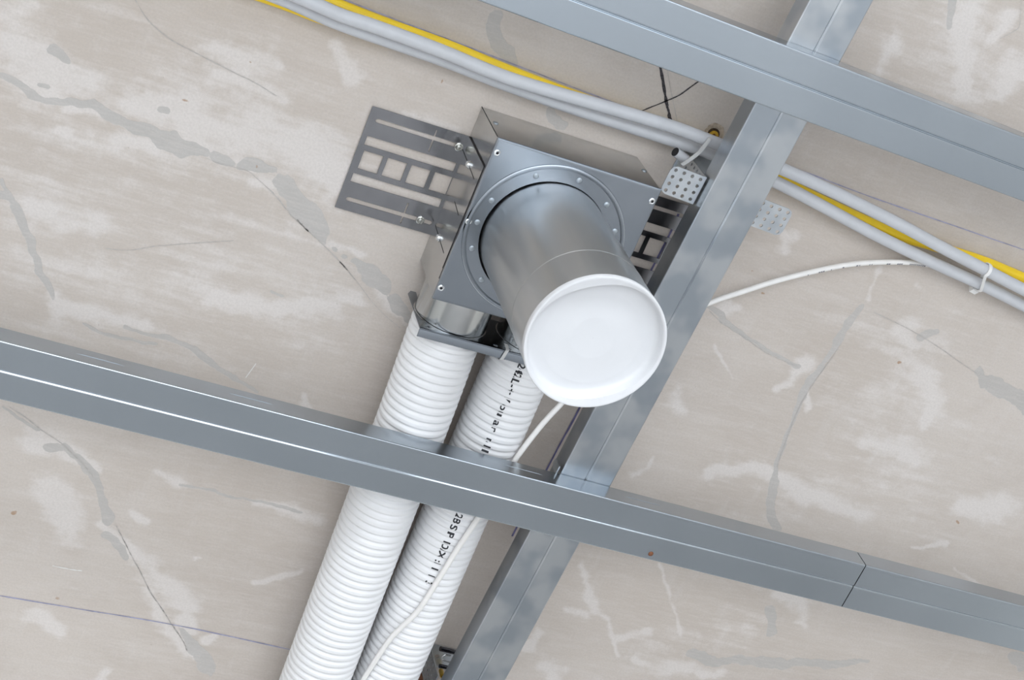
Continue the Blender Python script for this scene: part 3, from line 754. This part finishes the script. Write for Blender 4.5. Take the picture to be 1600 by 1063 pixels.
# ------------------------------------------------------------------ conduits and cables
def path(pts, n=8, left=1.9, right=2.0):
    P_ = spline([at(x, y, z) for x, y, z in pts], n)
    a_ = P_[0] - P_[1]; b_ = P_[-1] - P_[-2]; a_ = a_ / np.linalg.norm(a_); b_ = b_ / np.linalg.norm(b_)
    head = [P_[0] + a_ * left] if left else []; tail = [P_[-1] + b_ * right] if right else []
    return head + P_ + tail
RC = 0.0065
pA = [(330, -62, -.0332), (478, 0, -.0332), (533, 24, -.0332), (590, 43, -.0332), (685, 78, -.0332), (780, 117, -.0332), (855, 141, -.0332), (970, 174, -.0332), (1056, 200, -.0332), (1123, 225.6, -.0332), (1223, 264.5, -.0332), (1310, 303.5, -.0332), (1401, 348.5, -.0332), (1476, 389, -.0332), (1542, 423, -.0332), (1600, 453, -.0332), (1720, 512, -.0332)]
tag(MB().tube(path(pA), RC, 20).build('conduit', M['conduit'], smooth=60), 'front grey plastic conduit, upper of the two grey ones at the right edge', 'conduit', 'conduits across the ceiling')
pB = [(310, -48, -.0190), (440, -2, -.0190), (533, 38, -.0190), (685, 91, -.0190), (780, 128, -.0190), (870, 160, -.0190), (960, 190, -.0190), (1056, 221, -.0190), (1117, 242, -.0190), (1214, 285.5, -.0190), (1280, 319.5, -.0190), (1371, 368.5, -.0190), (1461, 412, -.0190), (1536, 446, -.0190), (1600, 478, -.0190), (1720, 541, -.0190)]
tag(MB().tube(path(pB), RC, 20).build('conduit', M['conduit'], smooth=60), 'rear grey plastic conduit, lower of the two grey ones at the right edge', 'conduit', 'conduits across the ceiling')
pY = [(380, -48, -.0060), (505, -1, -.0060), (600, 36, -.0060), (700, 72, -.0060), (780, 105, -.0060), (870, 140, -.0060), (960, 172, -.0060), (1050, 204, -.0060), (1130, 240, -.0060), (1216, 281, -.0060), (1300, 321, -.0060), (1400, 366, -.0060), (1465, 386, -.0060), (1540, 410, -.0060), (1600, 435, -.0060), (1720, 485, -.0060)]
RY = 0.0058
tag(MB().tube(path(pY), RY, 18).build('conduit', M['yellow'], smooth=60), 'yellow plastic conduit seen along the upper edge of the grey conduits', 'conduit', 'conduits across the ceiling')
pY2 = [(290, -46, -.0060), (431, 1, -.0060), (500, 27, -.0060), (566, 47, -.0060), (612, 63, -.0060)]
tag(MB().tube(path(pY2, 8, 1.9, 0), RY, 18).build('conduit', M['yellow'], smooth=60), 'short yellow conduit showing below the grey conduits at the top edge', 'conduit', 'conduits across the ceiling')
# stub of steel tube ending beside the hanger
a = at(1055, 237.5, -0.040); d = np.array([0.80, 0.26, 0.22]); d /= np.linalg.norm(d)
st = empty('tube_stub', a)
MB().lathe(a, d, [(0.0036, 0.004), (0.0042, 0.0), (0.0048, 0.0), (0.0048, 0.017), (0.0001, 0.017)], 20).build('tube_wall', M['conduit'], st, smooth=50)
MB().lathe(a - d * 0.0001, d, [(0.0046, 0.0), (0.0001, 0.0)], 18).build('dark_bore', M['black'], st)
tag(st, 'short grey tube stub with a black open end beside the perforated hanger', 'tube')
# white cable
RCB = 0.0030
k1 = [at(x, y, z) for x, y, z in [(1530, 446, -.004), (1478, 421, -.005), (1440, 412, -.007), (1400, 409.5, -.011), (1350, 411, -.012), (1300, 418, -.012), (1220, 437, -.012), (1160, 456, -.014), (1115, 471, -.018), (1050, 500, -.030), (960, 558, -.048), (905, 600, -.058), (876, 632, -.062), (850, 660, -.066), (826, 690, -.070), (804, 720, -.0745)]]
k2 = [on_cyl(x, y, PR['x0'], PR['a'], PR['z'], PR['r'] + RCB * 1.12) for x, y in [(776, 762), (748, 808), (714, 859), (688, 901), (656, 951), (632, 976), (611, 997), (588, 1030), (567, 1063), (552, 1090), (536, 1124)]]
tag(MB().tube(spline(k1 + k2, 7), RCB, 14).build('cable', M['cable'], smooth=60), 'thin white cable running over the runner and down across the lettered hose', 'cable')
cab = bpy.data.objects['cable']
def cable_print():
    pts = spline(k1[1:8], 14); mb = MB()
    L = [0]
    for i in range(1, len(pts)): L.append(L[-1] + float(np.linalg.norm(pts[i] - pts[i - 1])))
    def at_s(s):
        i = max(1, min(len(L) - 1, int(np.searchsorted(L, s)))); t = (s - L[i - 1]) / (L[i] - L[i - 1] + 1e-9)
        return pts[i - 1] + (pts[i] - pts[i - 1]) * t, (pts[i] - pts[i - 1]) / np.linalg.norm(pts[i] - pts[i - 1])
    words = [(0.028, 'AUTONEETU'), (0.058, 'LCD'), (0.073, '36'), (0.094, '11'), (0.108, '16'), (0.126, '0'), (0.140, '/'), (0.148, '338'), (0.166, '=')]
    for s0, wd in words:
        s = s0
        for ch_ in wd:
            q, t = at_s(s); q2, t2 = at_s(s + 0.0020)
            up = np.array([0, 0, -1.0]); side = np.cross(t, up); side /= np.linalg.norm(side)
            if side[1] < 0: side = -side
            for w0, w1 in ((0.02, 0.40), (0.52, 0.92)):
                if ch_ in '1/=' and w0 > 0.2: continue
                q, t = at_s(s + 0.0019 * w0); q2, t2 = at_s(s + 0.0019 * w1 + 0.0002)
                qd = []
                for qq, an in ((q, 8), (q2, 8), (q2, 46), (q, 46)):
                    aa = math.radians(an); qd.append(tuple(qq + (up * math.cos(aa) + side * math.sin(aa)) * (RCB + 0.00015)))
                mb.add(qd, [(0, 1, 2, 3)])
            s += 0.0024
    return mb.build('printed_lettering', M['ink_grey'], cab, smooth=0)
cable_print()
# cable tie around the two grey conduits at the right
def strap(name, loop, wv, th, mat, parent, closed=True):
    loop = [Vector(q) for q in loop]; n = len(loop); rr = []; wv = Vector(wv).normalized(); c_ = sum(loop, Vector()) / n
    for i, q in enumerate(loop):
        t = (loop[(i + 1) % n if closed else min(i + 1, n - 1)] - loop[i - 1 if closed or i else 0]).normalized(); nn = t.cross(wv).normalized()
        if nn.dot(q - c_) < 0: nn = -nn
        rr.append([q - wv * 0.0020, q + wv * 0.0020, q + wv * 0.0020 + nn * th, q - wv * 0.0020 + nn * th])
    if closed: rr.append(rr[0])
    mb = MB(); mb.rings(rr); return mb.build(name, mat, parent, smooth=40)
qa = np.array(at(1540, 422, -.0332)); qb = np.array(at(1533, 445, -.0190))
tie = empty('cable_tie', (qa + qb) / 2)
wv = np.array([0.985, 0.17, 0])
dv = qb - qa; dv -= wv * (dv @ wv) / (wv @ wv); dv /= np.linalg.norm(dv); nv = np.cross(wv, dv); nv /= np.linalg.norm(nv)
if nv[2] > 0: nv = -nv
loop = []
rt = RC + 0.0005
for k in range(9):
    a = PI / 2 + PI * k / 8; loop.append(qa + rt * (math.cos(a) * dv + math.sin(a) * nv))
for k in range(9):
    a = -PI / 2 + PI * k / 8; loop.append(qb + rt * (math.cos(a) * dv + math.sin(a) * nv))
strap('strap', loop, wv, 0.0012, M['tie'], tie)
hd = MB(); hc = qb + dv * (rt + 0.0034) + nv * 0.001; e = [wv / np.linalg.norm(wv) * 0.0042, dv * 0.0030, nv * 0.0040]
hv = [hc + sx * e[0] + sy * e[1] + sz * e[2] for sx in (-1, 1) for sy in (-1, 1) for sz in (-1, 1)]
hd.add(hv, [(0, 1, 3, 2), (4, 6, 7, 5), (0, 4, 5, 1), (2, 3, 7, 6), (0, 2, 6, 4), (1, 5, 7, 3)]); hd.build('tie_head', M['tie'], tie, smooth=0)
tag(tie, 'white cable tie bundling the two grey conduits at the right edge', 'cable tie')

# ------------------------------------------------------------------ perforated hangers
def hanger(name, yc, zf, lenL, lenR, label, right=True, hw=0.034):
    """ceiling strip, two perforated arms beside the runner, flaps bent outwards; yc = distance along the runner"""
    hg = empty(name, lb(yc, 0, 0)); W = 0.0300
    def grid(u0, u1, n, wdt=W, m=4, r=0.0019):
        hs = []
        for i in range(n):
            for j in range(m):
                hs.append(circ(u0 + (u1 - u0) * i / max(1, n - 1), -wdt / 2 + wdt * (j + 0.5) / m, r, 12))
        return hs
    mb = MB(); mb.sheet(rrect(-hw, -W / 2, hw, W / 2, 0.001, 1), [circ(-0.016, 0, 0.003), circ(0.016, 0, 0.003)], lambda u, v, w: lb(yc + v, u, -0.0008 - w), 0.001)
    mb.build('ceiling_strip', M['hanger'], hg, smooth=0)
    for s, Ln in ((-1, lenL), (1, lenR)):
        if s > 0 and not right: continue
        uo = s * (WB / 2 + 0.0018)
        n = int((-zf - 0.010) / 0.0088)
        mb = MB(); mb.sheet(rect(zf, -W / 2, -0.0018, W / 2), grid(zf + 0.006, zf + 0.006 + 0.0088 * (n - 1), n), lambda u, v, w: lb(yc + v, uo + s * w, u), 0.0010)
        mb.build('arm', M['hanger'], hg, smooth=0)
        if Ln:
            n = int(Ln / 0.0088); out = [(0, -W / 2), (Ln - 0.006, -W / 2), (Ln - 0.0018, -W / 2 + 0.0018), (Ln, -W / 2 + 0.006), (Ln, W / 2 - 0.006), (Ln - 0.0018, W / 2 - 0.0018), (Ln - 0.006, W / 2), (0, W / 2)]
            mb = MB(); mb.sheet(out, grid(0.0052, 0.0052 + (Ln - 0.0105) , n, W * 0.98), lambda u, v, w: lb(yc + v, uo + s * u, zf - w), 0.0010)
            mb.build('bent_flap', M['hanger'], hg, smooth=0)
    return tag(hg, label, 'hanger', 'perforated hangers on the main runner')
hg1 = hanger('ceiling_hanger', -0.0175, -0.0762, 0.0385, 0.0400, 'perforated steel hanger with bent flaps on both sides of the runner, near the duct box')
hg2 = hanger('ceiling_hanger', 0.632, -0.0600, 0.0, 0.0, 'perforated steel hanger half hidden behind the lettered hose at the bottom edge', False, 0.0312)
# spring clip on the lower hanger
sc_ = empty('spring_clip', at(698, 1030, -0.030))
for a_, b_, r_ in (((688, 1014), (716, 1021), 0.0030), ((687, 1041), (705, 1045), 0.0026)):
    MB().tube([at(*a_, -0.030), at(*b_, -0.028)], r_, 12).build('clip_arm', M['dark_steel'], sc_, smooth=50)
MB().tube(spline([at(704, 1025, -0.031), at(695, 1024, -0.031), at(690.5, 1027.5, -0.031), at(691, 1031.5, -0.031), at(697, 1033.5, -0.031), at(707, 1036, -0.031)], 6), 0.0011, 8).build('bright_wire', M['bright'], sc_, smooth=50)
q = at(665, 1020, -0.020); MB().lathe(q, (-0.3, -0.4, -1), [(0.0032, -0.012), (0.0032, 0.0), (0.0020, 0.0012), (0.0001, 0.0014)], 10).build('bolt_head', M['bright'], sc_, smooth=40)
tag(sc_, 'dark spring clip with a bright wire beside the runner at the bottom edge', 'clip')
pl2 = empty('rusty_anchor', at(668, 1050, 0))
q = at(655, 1056, -0.0006); MB().lathe(q, (0, 0, -1), [(0.014, 0.0), (0.012, 0.0008), (0.008, 0.0012), (0.0001, 0.0013)], 16).build('rust_stain', M['rust'], pl2)
q = at(691, 1057, -0.024); MB().lathe(q, (-0.2, -0.3, -1), [(0.0028, -0.018), (0.0028, 0.0), (0.0018, 0.0008), (0.0014, -0.002), (0.0001, -0.002)], 14).build('plug', M['plug'], pl2)
tag(pl2, 'rust stained anchor and plug in the dark corner between hose and runner', 'anchor')

# yellow wall plug in a chipped hole, and the grey strap that comes from it
pq = at(1114, 210, 0)
wp = empty('wall_plug', pq)
mb = MB(); n = 22; rr = []
for fr, z in ((1.0, -0.0003), (0.85, -0.0009), (0.62, -0.0006), (0.5, -0.0005)):
    rr.append([(pq[0] + 0.0004 + 0.0105 * fr * math.cos(2 * PI * k / n) * (1 + .05 * math.sin(3 * k)), pq[1] - 0.002 + 0.0105 * fr * math.sin(2 * PI * k / n) * (1 + .05 * math.cos(5 * k)), z) for k in range(n)])
mb.rings(rr); mb.build('chipped_rim', M['crater'], wp)
MB().lathe((pq[0], pq[1], -0.0006), (0, 0, -1), [(0.0070, 0), (0.0058, 0.0002), (0.0001, 0.0002)], 18).build('drilled_hole', M['hole'], wp)
MB().lathe((pq[0] + 0.0006, pq[1] + 0.0008, -0.0008), (0, 0, -1), [(0.0052, 0), (0.0050, 0.0012), (0.0024, 0.0014), (0.0022, 0.0004)], 18).build('plug_collar', M['plug'], wp)
MB().lathe((pq[0] + 0.0006, pq[1] + 0.0008, -0.0010), (0, 0, -1), [(0.0022, 0), (0.0020, 0.0012), (0.0001, 0.0014)], 12).build('screw_tip', M['rust'], wp)
tag(wp, 'yellow wall plug in a chipped drill hole above the grey conduits', 'wall plug')
sp_ = spline([at(1113, 213, -0.034), at(1108, 219, -0.0425), at(1100, 230, -0.0435), at(1090, 241, -0.0440), at(1078, 250, -0.048), at(1066, 258, -0.060)], 6)
wd = np.array(at(1105, 222, -.042)) - np.array(at(1100, 219, -.042)); wd = wd / np.linalg.norm(wd) * 0.0019
rr = [[q - wd, q + wd, q + wd + np.array([0, 0, 0.0013]), q - wd + np.array([0, 0, 0.0013])] for q in sp_]
tag(MB().rings(rr, True, (True, True)).build('grey_strap', M['tie_grey'], smooth=40), 'flat grey strap hanging over the conduits above the perforated flap', 'strap')

for o in bpy.data.objects:
    if '_o' in o: del o['_o']
